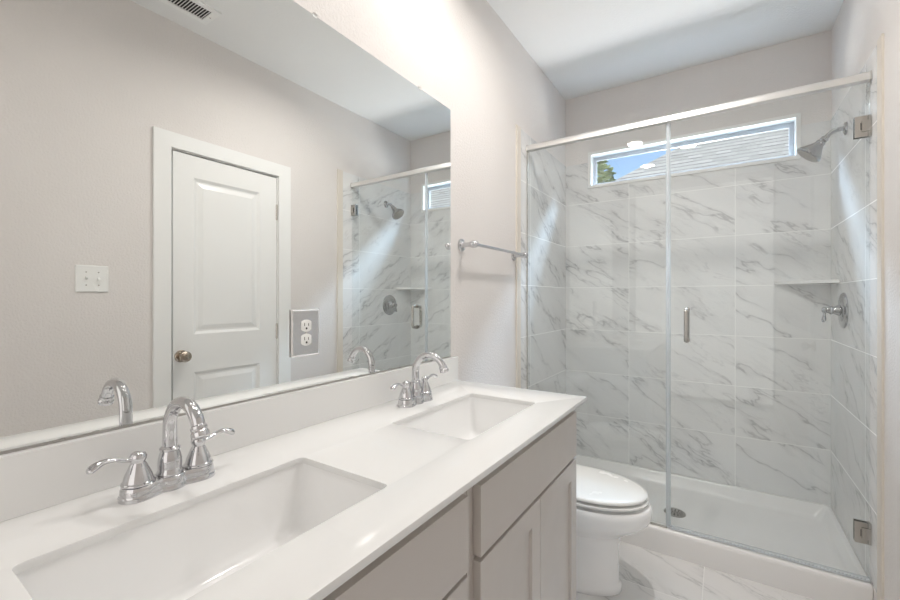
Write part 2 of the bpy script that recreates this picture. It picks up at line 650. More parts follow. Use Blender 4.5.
def cabinet(y0, y1, label):
    c = thing('vanity_cabinet', label, 'cabinet', (0.27, (y0 + y1) / 2, 0), 'greige sink base cabinets of the double vanity')
    w = 0.018
    link_mesh('carcass', B((0.004, XC - 0.02, y0, y0 + w, 0.10, ZC - 0.015), (0.004, XC - 0.02, y1 - w, y1, 0.10, ZC - 0.015),
                           (0.004, XC - 0.02, y0 + w, y1 - w, 0.10, 0.118), (0.004, 0.012, y0 + w, y1 - w, 0.118, ZC - 0.015),
                           (0.012, XC - 0.08, y0, y0 + w, 0.0, 0.10), (0.012, XC - 0.08, y1 - w, y1, 0.0, 0.10)), M['cabinet'], c, smooth=False)
    link_mesh('face_frame', B((XC - 0.02, XC, y0, y0 + 0.04, 0.10, ZC - 0.015), (XC - 0.02, XC, y1 - 0.04, y1, 0.10, ZC - 0.015),
                              (XC - 0.02, XC, y0 + 0.04, y1 - 0.04, ZC - 0.07, ZC - 0.015), (XC - 0.02, XC, y0 + 0.04, y1 - 0.04, 0.10, 0.14),
                              (XC - 0.02, XC, y0 + 0.04, y1 - 0.04, 0.69, 0.73)), M['cabinet'], c, smooth=False)
    link_mesh('toe_kick', B((XC - 0.098, XC - 0.081, y0, y1, 0.0, 0.10)), M['kick_board'], c, smooth=False)
    a, b = y0 + 0.0245, y1 - 0.0245
    link_mesh('drawer_front', B((XC + 0.0005, XF, a, b, 0.7125, 0.865)), M['cabinet'], c, bevel=0.0015)
    m = (a + b) / 2
    for p, q in ((a, m - 0.0015), (m + 0.0015, b)):
        link_mesh('door', shaker_door(p, q, 0.125, 0.7015, XF), M['cabinet'], c, smooth=False)
    return c


cabinet(0.752, 1.494, 'greige shaker sink base cabinet beside the toilet, under the far sink')
cabinet(0.008, 0.749, 'greige shaker sink base cabinet farther from the toilet, under the near sink')

# ------------------------------------------------------------------ vanity top with backsplash
SINKS = ((0.140, 0.597), (0.896, 1.344))
SX0, SX1 = 0.190, 0.449
top = thing('vanity_countertop', 'white quartz double vanity top with two rectangular sink cutouts', 'countertop', (0.286, YV / 2, ZC - 0.014))


def slab_with_holes():
    bm = bmesh.new()
    loops = [[(0.001, 0.0), (DC, 0.0), (DC, YV), (0.001, YV)]]
    for a, b in SINKS:
        loops.append(rrect(SX0, SX1, a, b, 0.012, 4))
    edges = []
    tops = []
    for lp in loops:
        vs = [bm.verts.new((x, y, ZC)) for x, y in lp]
        tops.append(vs)
        edges += [bm.edges.new((vs[i], vs[(i + 1) % len(vs)])) for i in range(len(vs))]
    res = bmesh.ops.triangle_fill(bm, edges=edges, use_beauty=True, use_dissolve=False)
    faces = [g for g in res['geom'] if isinstance(g, bmesh.types.BMFace)]
    faces = bm.faces[:]
    ext = bmesh.ops.extrude_face_region(bm, geom=faces)
    vs = [g for g in ext['geom'] if isinstance(g, bmesh.types.BMVert)]
    bmesh.ops.translate(bm, verts=vs, vec=(0, 0, -0.014))
    bmesh.ops.dissolve_limit(bm, angle_limit=math.radians(1), verts=bm.verts[:], edges=bm.edges[:])
    return bm


link_mesh('slab', slab_with_holes(), M['quartz'], top, bevel=0.0012, segs=2)
link_mesh('backsplash', B((0.001, 0.021, 0.0, YV, ZC + 0.0003, ZC + 0.1025)), M['quartz'], top, bevel=0.0012)

# ------------------------------------------------------------------ sinks


def sink(a, b, label):
    s = thing('sink', label, 'sink', ((SX0 + SX1) / 2, (a + b) / 2, ZC - 0.165), 'white rectangular undermount sinks')
    z0 = ZC - 0.0145
    g = 0.003
    bm = bmesh.new()
    x0, x1, y0, y1 = SX0 - g, SX1 + g, a - g, b + g
    R = []
    R.append(ring2(rrect(x0 - 0.02, x1 + 0.02, y0 - 0.02, y1 + 0.02, 0.03), z0 - 0.008))
    R.append(ring2(rrect(x0 - 0.02, x1 + 0.02, y0 - 0.02, y1 + 0.02, 0.03), z0))
    R.append(ring2(rrect(x0, x1, y0, y1, 0.016), z0))
    R.append(ring2(rrect(x0 + 0.001, x1 - 0.001, y0 + 0.001, y1 - 0.001, 0.018), z0 - 0.006))
    for i, z, r in ((0.006, 0.05, 0.020), (0.011, 0.09, 0.022), (0.016, 0.115, 0.026), (0.023, 0.127, 0.03), (0.036, 0.134, 0.03), (0.06, 0.137, 0.03)):
        R.append(ring2(rrect(x0 + i, x1 - i, y0 + i, y1 - i, r), z0 - z))
    cx, cy = (x0 + x1) / 2, (y0 + y1) / 2
    n = len(R[0])
    last = R[-1]
    circ = []
    for x, y, z in last:
        ang = math.atan2(y - cy, x - cx)
        circ.append((cx + 0.023 * math.cos(ang), cy + 0.023 * math.sin(ang), z0 - 0.141))
    R.append(circ)
    R.append([(cx + (x - cx) * 0.9, cy + (y - cy) * 0.9, z0 - 0.150) for x, y, z in circ])
    # outer shell back up to the rim
    R.append(ring2(rrect(cx - 0.03, cx + 0.03, cy - 0.03, cy + 0.03, 0.029), z0 - 0.152))
    R.append(ring2(rrect(x0 + 0.03, x1 - 0.03, y0 + 0.03, y1 - 0.03, 0.03), z0 - 0.147))
    R.append(ring2(rrect(x0 - 0.006, x1 + 0.006, y0 - 0.006, y1 + 0.006, 0.03), z0 - 0.10))
    R.append(ring2(rrect(x0 - 0.011, x1 + 0.011, y0 - 0.011, y1 + 0.011, 0.03), z0 - 0.012))
    rv = loft(bm, R, False, False)
    for i in range(n):
        j = (i + 1) % n
        bm.faces.new((rv[-1][i], rv[-1][j], rv[0][j], rv[0][i]))
    link_mesh('basin', bm, M['porcelain'], s, angle=50)
    bm = bmesh.new()
    lathe(bm, (cx, cy, z0 - 0.1415), (0, 0, 1), [(0.0, -0.002), (0.0215, -0.002), (0.0225, 0.001), (0.021, 0.003), (0.017, 0.002), (0.0165, 0.0025), (0.015, 0.006), (0.008, 0.008), (0.0, 0.0085)], 28, False, False)
    link_mesh('drain', bm, M['chrome'], s)
    return s


sink(*SINKS[0], 'white rectangular undermount sink nearest the camera, in front of the larger faucet')
sink(*SINKS[1], 'white rectangular undermount sink at the toilet end of the vanity')

# ------------------------------------------------------------------ faucets


def outline_base(f, z, n=64):
    """waisted footprint of a centre-set base: three merged rounds along y"""
    pts = []
    for i in range(n):
        a = 2 * PI * i / n
        best = 0.0
        for cy, r in ((-0.051, 0.030), (0.051, 0.030), (0.0, 0.0275)):
            # ray from origin meets circle
            dx, dy = math.cos(a), math.sin(a)
            b = dy * cy
            d = b * b - cy * cy + r * r
            if d >= 0:
                best = max(best, b + math.sqrt(d))
        pts.append(best)
    for _ in range(2):
        pts = [max(pts[i], 0.0) * 0.5 + 0.25 * (pts[i - 1] + pts[(i + 1) % n]) for i in range(n)]
    out = []
    for i, r in enumerate(pts):
        a = 2 * PI * i / n
        out.append(((r * math.cos(a)) * f, (r * math.sin(a)) * (1 - (1 - f) * 0.45), z))
    return out


def faucet(label):
    t = thing('faucet', label, 'faucet', (0, 0, 0), 'chrome centre set faucets on the vanity')
    bm = bmesh.new()
    loft(bm, [outline_base(1.0, 0.0), outline_base(1.0, 0.006), outline_base(0.955, 0.0075), outline_base(0.945, 0.010), outline_base(0.93, 0.018), outline_base(0.89, 0.0235), outline_base(0.80, 0.0255)])
    link_mesh('base_plate', bm, M['chrome'], t, angle=40)
    bm = bmesh.new()
    lathe(bm, (0, 0, 0.0256), (0, 0, 1), [(0.0215, 0.0), (0.0218, 0.003), (0.0205, 0.006), (0.0192, 0.009), (0.0198, 0.018), (0.0192, 0.028), (0.0172, 0.038), (0.0152, 0.0435), (0.0170, 0.045), (0.0172, 0.048), (0.0145, 0.051), (0.0125, 0.052)], 32)
    link_mesh('spout_collar', bm, M['chrome'], t)
    path = [Vector((0, 0, 0.074)), Vector((0, 0, 0.088)), Vector((0, 0, 0.100)), Vector((0, 0, 0.108))]
    for i in range(1, 15):
        a = PI * i / 14 * 0.89
        path.append(Vector((0.056 - 0.056 * math.cos(a), 0, 0.110 + 0.056 * math.sin(a))))
    rr = lerp_list([0.0122, 0.0120, 0.0115, 0.0112, 0.0112, 0.0112], len(path))
    bm = bmesh.new()
    tube(bm, path, rr, 20, ref=(0, 1, 0))
    sp = link_mesh('spout', bm, M['chrome'], t)
    end, dr = path[-1], (path[-1] - path[-2]).normalized()
    bm = bmesh.new()
    lathe(bm, end - dr * 0.004, dr, [(0.0112, 0.0), (0.0135, 0.002), (0.0135, 0.006), (0.0125, 0.008), (0.0128, 0.010), (0.0148, 0.013), (0.0148, 0.020), (0.0125, 0.022), (0.0, 0.0215)], 28, True, False)
    link_mesh('aerator', bm, M['chrome'], sp)
    bm = bmesh.new()
    tube(bm, [(-0.024, 0, 0.024), (-0.024, 0, 0.06)], 0.0028, 10)
    lathe(bm, (-0.024, 0, 0.058), (0, 0, 1), [(0.003, 0), (0.0055, 0.003), (0.006, 0.006), (0.004, 0.010), (0.0, 0.011)], 14, True, False)
    link_mesh('lift_rod', bm, M['chrome'], t)
    for s in (-1, 1):
        bm = bmesh.new()
        lathe(bm, (0, s * 0.051, 0.0256), (0, 0, 1), [(0.0255, 0.0), (0.0260, 0.0015), (0.0250, 0.0035), (0.0232, 0.005), (0.0225, 0.008), (0.0208, 0.015), (0.0178, 0.022), (0.0150, 0.028), (0.0132, 0.033), (0.0112, 0.036),
                                                       (0.0108, 0.0375), (0.0118, 0.040), (0.0132, 0.044), (0.0130, 0.049), (0.0105, 0.0535), (0.006, 0.0562), (0.0, 0.057)], 28, True, False)
        h = link_mesh('handle', bm, M['chrome'], t)
        pts = catmull([(0, s * 0.058, 0.0700), (0, s * 0.070, 0.0715), (0, s * 0.086, 0.0770), (0, s * 0.100, 0.0785), (0, s * 0.111, 0.0750), (0, s * 0.119, 0.0705), (0, s * 0.1225, 0.0715)], 5)
        bm = bmesh.new()
        tube(bm, pts, lerp_list([0.0070, 0.0052, 0.0056, 0.0068, 0.0095, 0.0098, 0.0050], len(pts)), 16, squash=0.66)
        link_mesh('lever', bm, M['chrome'], h)
    return t


fa = faucet('chrome two handle arched faucet at the near sink, larger in view')
fa.location = (0.105, 0.366, ZC + 0.0002)
fb = dup(fa)
fb.location = (0.105, 1.118, ZC + 0.0002)
fb.children[[c.name.split('.')[0] for c in fb.children].index('spout')].rotation_euler.z = 0.06
fb['label'] = 'chrome two handle arched faucet at the far sink, near the mirror corner'

# ------------------------------------------------------------------ mirror
MZ0, MZ1, MY0, MY1 = 1.0130, 2.0748, 0.02, 1.491
mir = thing('wall_mirror', 'wide frameless mirror standing on the white backsplash', 'mirror', (0.003, (MY0 + MY1) / 2, MZ0))
link_mesh('mirror_glass', B((0.0003, 0.003, MY0, MY1, MZ0 + 0.001, MZ1)), M['mirror'], mir, bevel=0.0008, segs=1)
link_mesh('bottom_channel', B((0.0034, 0.0055, MY0, MY1, MZ0, MZ0 + 0.004)), M['grate'], mir, smooth=False)
for y in (0.781, 1.273):
    link_mesh('clip', B((0.0034, 0.0048, y - 0.007, y + 0.007, MZ1 - 0.006, MZ1 + 0.004), (0.0005, 0.0048, y - 0.007, y + 0.007, MZ1 + 0.0005, MZ1 + 0.004)), M['plastic'], mir, smooth=False)

# ------------------------------------------------------------------ outlet set in the mirror
oy, oz = 0.746, 1.170
out = thing('wall_outlet', 'mirrored outlet cover with two white sockets set in the mirror', 'outlet', (0.006, oy, oz))
bm = bmesh.new()
hw, hh = 0.0455, 0.0645


def orect(i, x):
    return [(x, oy - hw + i, oz - hh + i), (x, oy + hw - i, oz - hh + i), (x, oy + hw - i, oz + hh - i), (x, oy - hw + i, oz + hh - i)]


loft(bm, [orect(0.0, 0.0052), orect(0.0, 0.0082), orect(0.004, 0.0102)], True, False)
link_mesh('plate_edge', bm, M['plate_edge'], out, smooth=False)
bm = bmesh.new()
loft(bm, [orect(0.004, 0.0060), orect(0.004, 0.0103)])
link_mesh('cover_plate', bm, M['mirror_plate'], out, smooth=False)
for dz in (-0.0195, 0.0195):
    bm = bmesh.new()
    pts = []
    for i in range(28):
        a = 2 * PI * i / 28
        pts.append((max(-0.0135, min(0.0135, 0.0172 * math.cos(a))) * 1.25, 0.0168 * math.sin(a)))
    loft(bm, [[(0.0100, oy + p, oz + dz + q) for p, q in pts], [(0.0120, oy + p, oz + dz + q) for p, q in pts], [(0.0125, oy + p * 0.95, oz + dz + q * 0.95) for p, q in pts]])
    rc = link_mesh('receptacle', bm, M['plastic'], out)
    bm = B((0.0122, 0.0127, oy - 0.0075, oy - 0.0055, oz + dz - 0.001, oz + dz + 0.008), (0.0122, 0.0127, oy + 0.0055, oy + 0.0075, oz + dz - 0.001, oz + dz + 0.0065))
    lathe(bm, (0.0122, oy, oz + dz - 0.0075), (1, 0, 0), [(0.003, 0), (0.003, 0.0005)], 12)
    link_mesh('slot', bm, M['dark'], rc, smooth=False)
bm = bmesh.new()
lathe(bm, (0.0102, oy, oz), (1, 0, 0), [(0.0032, 0), (0.0030, 0.0012), (0.0, 0.0014)], 14, True, False)
link_mesh('screw', bm, M['nickel'], out)

# ------------------------------------------------------------------ light switch on the right wall (seen in the mirror)
sy0, sy1, sz0, sz1 = 0.640, 0.762, 1.294, 1.418
sw = thing('light_switch', 'white double toggle switch plate left of the door in the mirror', 'light switch', (W, (sy0 + sy1) / 2, (sz0 + sz1) / 2))
bm = bmesh.new()


def srect(i, x):
    return [(x, sy0 + i, sz0 + i), (x, sy1 - i, sz0 + i), (x, sy1 - i, sz1 - i), (x, sy0 + i, sz1 - i)]


loft(bm, [srect(0, W - 0.0003), srect(0, W - 0.003), srect(0.004, W - 0.0062)])
link_mesh('cover_plate', bm, M['plastic'], sw, smooth=False)
for k, cy in enumerate((0.678, 0.724)):
    bm = B((W - 0.0072, W - 0.0060, cy - 0.0055, cy + 0.0055, 1.344, 1.368))
    up = 1 if k == 0 else -1
    vs = [(W - 0.007, cy - 0.004, 1.350), (W - 0.007, cy + 0.004, 1.350), (W - 0.007, cy + 0.004, 1.362), (W - 0.007, cy - 0.004, 1.362)]
    tip = [(W - 0.018, y, 1.356 + up * 0.008 + (z - 1.356) * 0.7) for _, y, z in vs]
    loft(bm, [vs, tip])
    link_mesh('toggle', bm, M['plastic'], sw, smooth=False)
    for z in (1.326, 1.386):
        bm = bmesh.new()
        lathe(bm, (W - 0.0060, cy, z), (-1, 0, 0), [(0.0032, 0), (0.0030, 0.001), (0.0, 0.0012)], 12, True, False)
        link_mesh('screw', bm, M['nickel'], sw)

# ------------------------------------------------------------------ ceiling vent (seen in the mirror)
vx0, vx1, vy0, vy1 = 1.195, 1.352, 0.815, 1.148
vt = thing('ceiling_vent', 'white louvred air register on the ceiling, seen in the mirror', 'vent', ((vx0 + vx1) / 2, (vy0 + vy1) / 2, H))
bm = B((vx0, vx1, vy0, vy0 + 0.033, H - 0.007, H - 0.0002), (vx0, vx1, vy1 - 0.033, vy1, H - 0.007, H - 0.0002),
       (vx0, vx0 + 0.03, vy0 + 0.033, vy1 - 0.033, H - 0.007, H - 0.0002), (vx1 - 0.03, vx1, vy0 + 0.033, vy1 - 0.033, H - 0.007, H - 0.0002))
link_mesh('vent_frame', bm, M['trim'], vt, bevel=0.002)
bm = B((vx0 + 0.03, vx1 - 0.03, vy0 + 0.033, vy1 - 0.033, H - 0.0012, H - 0.0003))
link_mesh('duct_backing', bm, M['dark'], vt, smooth=False)
bm = bmesh.new()
ns = 20
for i in range(ns):
    y = vy0 + 0.04 + (vy1 - vy0 - 0.08) * i / (ns - 1)
    s = 1
    vs = [(y + 0.0035 * s, H - 0.0016), (y - 0.0035 * s, H - 0.0070), (y - 0.0047 * s, H - 0.0064), (y + 0.0023 * s, H - 0.0014)]
    loft(bm, [[(vx0 + 0.03, a, b) for a, b in vs], [(vx1 - 0.03, a, b) for a, b in vs]])
link_mesh('louvers', bm, M['trim'], vt, smooth=False)
for y in (vy0 + 0.018, vy1 - 0.018):
    bm = bmesh.new()
    lathe(bm, ((vx0 + vx1) / 2, y, H - 0.0069), (0, 0, -1), [(0.004, 0), (0.0036, 0.0012), (0.0, 0.0014)], 12, True, False)
    link_mesh('screw', bm, M['nickel'], vt)

# ------------------------------------------------------------------ recessed lights


def can(x, y, label, power=CAN_POWER, spread=160):
    t = thing('recessed_light', label, 'ceiling light', (x, y, H), 'recessed ceiling lights')
    bm = bmesh.new()
    lathe(bm, (x, y, H - 0.0002), (0, 0, -1), [(0.092, 0.0), (0.092, 0.003), (0.086, 0.006), (0.066, 0.0045), (0.064, 0.001)], 40, False, False)
    link_mesh('trim_ring', bm, M['trim'], t)
    bm = bmesh.new()
    lathe(bm, (x, y, H - 0.0006), (0, 0, -1), [(0.066, 0.0), (0.066, 0.0015), (0.0, 0.0022)], 36, True, False)
    link_mesh('lens', bm, M['lens'], t)
    l = bpy.data.lights.new('recessed_lamp', 'AREA')
    l.shape = 'DISK'
    l.size = 0.13
    l.energy = power
    l.spread = math.radians(spread)
    l.color = CAN_COLOR
    o = bpy.data.objects.new('recessed_lamp', l)
    o.location = (0, 0, -0.008)
    o.parent = t
    COL.objects.link(o)
    return t


can(0.28, 0.37, 'round recessed ceiling light above the near sink, mirrored in the shower glass')
can(0.28, 1.19, 'round recessed ceiling light above the far sink, mirrored in the window glass')
can(0.70, 1.64, 'added ceiling fill light in front of the toilet, out of view above the mirror', 8.0, 165)  # extra can added for fill, placed where no reflection shows it

# ------------------------------------------------------------------ towel bar
tz = 1.503
tb = thing('towel_bar', 'chrome towel bar on the wall between mirror and shower', 'towel bar', (0, 1.86, tz))
for y in (1.582, 2.138):
    bm = bmesh.new()
    lathe(bm, (0.0002, y, tz), (1, 0, 0), [(0.029, 0.0), (0.029, 0.004), (0.026, 0.008), (0.016, 0.011), (0.0115, 0.016), (0.010, 0.030), (0.011, 0.045), (0.014, 0.052),
                                           (0.0165, 0.060), (0.0165, 0.074), (0.013, 0.082), (0.006, 0.087), (0.0, 0.088)], 28, True, False)
    link_mesh('post', bm, M['chrome'], tb)
for y, s in ((1.582, -1), (2.138, 1)):
    bm = bmesh.new()
    lathe(bm, (0.068, y + s * 0.014, tz), (0, s, 0), [(0.010, 0.0), (0.011, 0.003), (0.008, 0.006), (0.0095, 0.010), (0.007, 0.015), (0.0, 0.0165)], 20, True, False)
    link_mesh('finial', bm, M['chrome'], tb)
bm = bmesh.new()
tube(bm, [(0.068, 1.590, tz), (0.068, 2.130, tz)], 0.0075, 20)
link_mesh('rod', bm, M['chrome'], tb)

# ------------------------------------------------------------------ toilet
TY = 1.905


def egg(xb, xf, w, z, n=48, p=2.25, flat=0.0):
    """plan outline: round front at xf, squarer back at xb, half width w"""
    xm = xb + (xf - xb) * 0.46
    pts = []
    for i in range(n):
        a = 2 * PI * i / n
        c, s = math.cos(a), math.sin(a)
        if c >= 0:
            e = 2.0 / 2.05
            x = xm + (xf - xm) * abs(c) ** e
            y = w * (1 if s >= 0 else -1) * abs(s) ** e
        else:
            e = 2.0 / 3.2
            x = xm - (xm - xb) * abs(c) ** e
            y = w * (1 if s >= 0 else -1) * abs(s) ** e
        pts.append((x, TY + y, z))
    return pts


wc = thing('toilet', 'white two piece toilet with closed elongated lid between vanity and shower', 'toilet', (0.40, TY, 0))
bm = bmesh.new()
loft(bm, [egg(0.10, 0.612, 0.122, 0.0), egg(0.10, 0.616, 0.125, 0.004), egg(0.10, 0.614, 0.124, 0.03), egg(0.10, 0.606, 0.118, 0.036), egg(0.10, 0.602, 0.113, 0.12),
          egg(0.10, 0.604, 0.113, 0.20), egg(0.10, 0.612, 0.117, 0.236), egg(0.10, 0.622, 0.127, 0.246), egg(0.11, 0.640, 0.140, 0.262), egg(0.12, 0.672, 0.158, 0.284), egg(0.13, 0.702, 0.172, 0.304),
          egg(0.14, 0.722, 0.180, 0.322), egg(0.15, 0.731, 0.184, 0.340), egg(0.16, 0.734, 0.186, 0.364), egg(0.16, 0.733, 0.1855, 0.384), egg(0.165, 0.726, 0.181, 0.392), egg(0.2, 0.68, 0.15, 0.3935)])
link_mesh('bowl', bm, M['porcelain'], wc, angle=50)
bm = bmesh.new()
loft(bm, [egg(0.25, 0.68, 0.145, 0.3938), egg(0.25, 0.68, 0.145, 0.4045), egg(0.235, 0.718, 0.179, 0.4055), egg(0.235, 0.721, 0.181, 0.413), egg(0.24, 0.718, 0.179, 0.4165), egg(0.25, 0.680, 0.145, 0.4170), egg(0.25, 0.678, 0.143, 0.4255)])
link_mesh('seat', bm, M['plastic'], wc, angle=50)
bm = bmesh.new()
loft(bm, [egg(0.238, 0.711, 0.174, 0.4258), egg(0.235, 0.715, 0.177, 0.4275), egg(0.235, 0.716, 0.1775, 0.433), egg(0.237, 0.712, 0.175, 0.4375), egg(0.245, 0.700, 0.166, 0.4405), egg(0.26, 0.65, 0.14, 0.4435), egg(0.30, 0.58, 0.10, 0.445), egg(0.36, 0.50, 0.05, 0.4455)])
link_mesh('lid', bm, M['plastic'], wc, angle=50)
for s in (-1, 1):
    bm = bmesh.new()
    lathe(bm, (0.215, TY + s * 0.07, 0.3875), (0, 0, 1), [(0.016, 0), (0.016, 0.02), (0.012, 0.028), (0.0, 0.03)], 18, True, False)
    link_mesh('seat_hinge', bm, M['plastic'], wc)
bm = bmesh.new()
loft(bm, [ring2(rrect(0.03, 0.190, TY - 0.19, TY + 0.19, 0.03), 0.388), ring2(rrect(0.022, 0.200, TY - 0.20, TY + 0.20, 0.03), 0.42), ring2(rrect(0.018, 0.205, TY - 0.21, TY + 0.21, 0.03), 0.70)])
link_mesh('tank', bm, M['porcelain'], wc, angle=50)
bm = bmesh.new()
loft(bm, [ring2(rrect(0.012, 0.211, TY - 0.216, TY + 0.216, 0.03), 0.7015), ring2(rrect(0.008, 0.215, TY - 0.22, TY + 0.22, 0.03), 0.706), ring2(rrect(0.008, 0.215, TY - 0.22, TY + 0.22, 0.03), 0.728),
          ring2(rrect(0.016, 0.207, TY - 0.212, TY + 0.212, 0.03), 0.738)])
link_mesh('tank_lid', bm, M['porcelain'], wc, angle=50)
bm = bmesh.new()
lathe(bm, (0.2055, TY - 0.15, 0.655), (1, 0, 0), [(0.014, 0), (0.014, 0.006), (0.009, 0.012), (0.0, 0.013)], 18, True, False)
tube(bm, [(0.214, TY - 0.15, 0.655), (0.219, TY - 0.12, 0.653), (0.221, TY - 0.08, 0.648)], [0.005, 0.005, 0.006], 12)
link_mesh('flush_lever', bm, M['chrome'], wc)

# ------------------------------------------------------------------ shower base
YC = 2.296
sb = thing('shower_tray', 'white acrylic shower tray with a raised front curb', 'shower tray', (W / 2, (YC + YB) / 2, 0.0))


def prect(f, o, z, r=0.01):
    """rectangle inset by f at the front and o at the other sides"""
    return ring2(rrect(0.001 + o, W - 0.001 - o, YC + f, YB + 0.006 - o, r, 4), z)


bm = bmesh.new()
loft(bm, [prect(0.0, 0.0, 0.0, 0.003), prect(0.002, 0.0, 0.10, 0.003), prect(0.004, 0.0, 0.112, 0.003), prect(0.009, 0.001, 0.119, 0.004), prect(0.018, 0.003, 0.1225, 0.005),
          prect(0.062, 0.018, 0.1225, 0.012), prect(0.070, 0.022, 0.120, 0.016), prect(0.076, 0.026, 0.112, 0.02), prect(0.096, 0.046, 0.066, 0.04), prect(0.104, 0.056, 0.057, 0.045), prect(0.125, 0.075, 0.053, 0.05),
          prect(0.30, 0.25, 0.048, 0.06)])
link_mesh('tray', bm, M['acrylic'], sb, angle=40)
dx, dy = 0.752, 2.672
bm = bmesh.new()
lathe(bm, (dx, dy, 0.0482), (0, 0, 1), [(0.056, 0.0), (0.056, 0.002), (0.052, 0.0042), (0.045, 0.0042), (0.044, 0.003), (0.0, 0.003)], 36, True, False)
dn = link_mesh('drain', bm, M['grate'], sb)
bm = bmesh.new()
for rr_, k in ((0.012, 4), (0.024, 8), (0.036, 12)):
    for i in range(k):
        a = 2 * PI * i / k
        lathe(bm, (dx + rr_ * math.cos(a), dy + rr_ * math.sin(a), 0.0511), (0, 0, 1), [(0.0042, 0.0), (0.0042, 0.0005)], 10)
link_mesh('drain_holes', bm, M['dark'], dn, smooth=False)

# ------------------------------------------------------------------ shower enclosure
en = thing('shower_enclosure', 'frameless clear glass shower screen and door under a bright header rail', 'shower enclosure', (W / 2, YG, 0.123))
XL, XR = TK + 0.001, W - TK - 0.001
bm = bmesh.new()
yc_ = YG
prof = [(-0.019, 2.140), (0.019, 2.140), (0.019, 2.162), (0.014, 2.172), (0.004, 2.1755), (-0.004, 2.1755), (-0.014, 2.172), (-0.019, 2.162)]
loft(bm, [[(XL, yc_ + a, b) for a, b in prof], [(XR, yc_ + a, b) for a, b in prof]])
link_mesh('header_rail', bm, M['satin'], en, angle=50, bevel=0.001, segs=1)
for x0, x1 in ((XL, XL + 0.006), (XR - 0.006, XR)):
    bm = bmesh.new()
    loft(bm, [[(x0 if x0 == XL else x0, yc_ + a * 1.12, 2.156 + (b - 2.156) * 1.12) for a, b in prof], [(x1, yc_ + a * 1.12, 2.156 + (b - 2.156) * 1.12) for a, b in prof]])
    link_mesh('rail_cap', bm, M['nickel'], en, angle=50)
JX = 0.753
fp = link_mesh('fixed_panel', B((XL + 0.003, JX - 0.004, YG - 0.005, YG + 0.005, 0.1265, 2.140)), M['glass'], en, smooth=False)
link_mesh('wall_channel', B((XL, XL + 0.003, YG - 0.008, YG + 0.008, 0.124, 2.140)), M['nickel'], en, smooth=False)
link_mesh('sill_channel', B((XL + 0.003, JX - 0.004, YG - 0.008, YG + 0.008, 0.1228, 0.1268)), M['nickel'], en, smooth=False)
dr = link_mesh('glass_door', B((JX + 0.004, XR - 0.003, YG - 0.005, YG + 0.005, 0.140, 2.132)), M['glass'], en, smooth=False)
link_mesh('edge_seal', B((JX - 0.0035, JX + 0.0035, YG - 0.005, YG + 0.005, 0.128, 2.138), (JX - 0.011, JX + 0.011, YG + 0.0055, YG + 0.0075, 0.128, 2.138)), M['seal'], en, smooth=False)
link_mesh('door_sweep', B((JX + 0.004, XR - 0.003, YG - 0.0068, YG + 0.0068, 0.128, 0.1395), (JX + 0.004, XR - 0.003, YG - 0.012, YG - 0.0068, 0.130, 0.134)), M['seal'], dr, smooth=False)
for z in (0.320, 1.958):
    bm = B((1.427, XR - 0.0105, YG - 0.013, YG - 0.0055, z - 0.042, z + 0.042), (1.427, XR - 0.0105, YG + 0.0055, YG + 0.013, z - 0.042, z + 0.042))
    hg = link_mesh('hinge', bm, M['hinge'], dr, bevel=0.002)
    link_mesh('wall_bracket', B((XR - 0.028, XR - 0.0005, YG - 0.0168, YG - 0.0147, z - 0.022, z + 0.022), (XR - 0.0095, XR, YG - 0.0145, YG + 0.0145, z - 0.042, z + 0.042)), M['hinge'], hg, bevel=0.0005, segs=1)
    link_mesh('pivot_slot', B((1.444, 1.4465, YG - 0.0136, YG - 0.0128, z - 0.014, z + 0.014)), M['dark'], hg, smooth=False)
hx = 0.833
for s in (-1, 1):
    y0 = YG + s * 0.0055
    y1 = YG + s * 0.046
    pts = [(hx, y0, 1.062), (hx, y0 + s * 0.024, 1.062)]
    for i in range(1, 6):
        a = PI / 2 * i / 6
        pts.append((hx, y0 + s * (0.024 + 0.0165 * math.sin(a)), 1.062 + 0.0165 * (1 - math.cos(a))))
    pts += [(hx, y1, 1.0785), (hx, y1, 1.1925)]
    for i in range(1, 6):
        a = PI / 2 * i / 6
        pts.append((hx, y1 - s * 0.0165 * (1 - math.cos(a)), 1.1925 + 0.0165 * math.sin(a)))
    pts += [(hx, y0 + s * 0.024, 1.209), (hx, y0, 1.209)]
    bm = bmesh.new()
    tube(bm, pts, 0.0095, 18, ref=(1, 0, 0))
    for z in (1.062, 1.209):
        lathe(bm, (hx, y0, z), (0, s, 0), [(0.0135, 0.0), (0.0135, 0.003), (0.0095, 0.004)], 18)
    link_mesh('handle', bm, M['hinge'], dr, angle=50)

# ------------------------------------------------------------------ shower head
hy, hz = 2.715, 2.083
xw = W - TK
sh = thing('wall_shower', 'chrome shower head on a bent arm high on the right tiles', 'shower head', (xw, hy, hz))
bm = bmesh.new()
lathe(bm, (xw - 0.0002, hy, hz), (-1, 0, 0), [(0.030, 0.0), (0.030, 0.003), (0.026, 0.008), (0.016, 0.012), (0.0125, 0.013)], 28)
link_mesh('flange', bm, M['fixture'], sh)
arm = catmull([(xw - 0.005, hy, hz), (xw - 0.030, hy, hz + 0.001), (xw - 0.050, hy, hz - 0.006), (xw - 0.066, hy, hz - 0.020), (xw - 0.078, hy, hz - 0.033)], 6)
bm = bmesh.new()
tube(bm, arm, 0.0105, 18, ref=(0, 1, 0))
link_mesh('arm', bm, M['fixture'], sh)
hd = Vector((-0.66, 0, -0.75)).normalized()
e = arm[-1]
bm = bmesh.new()
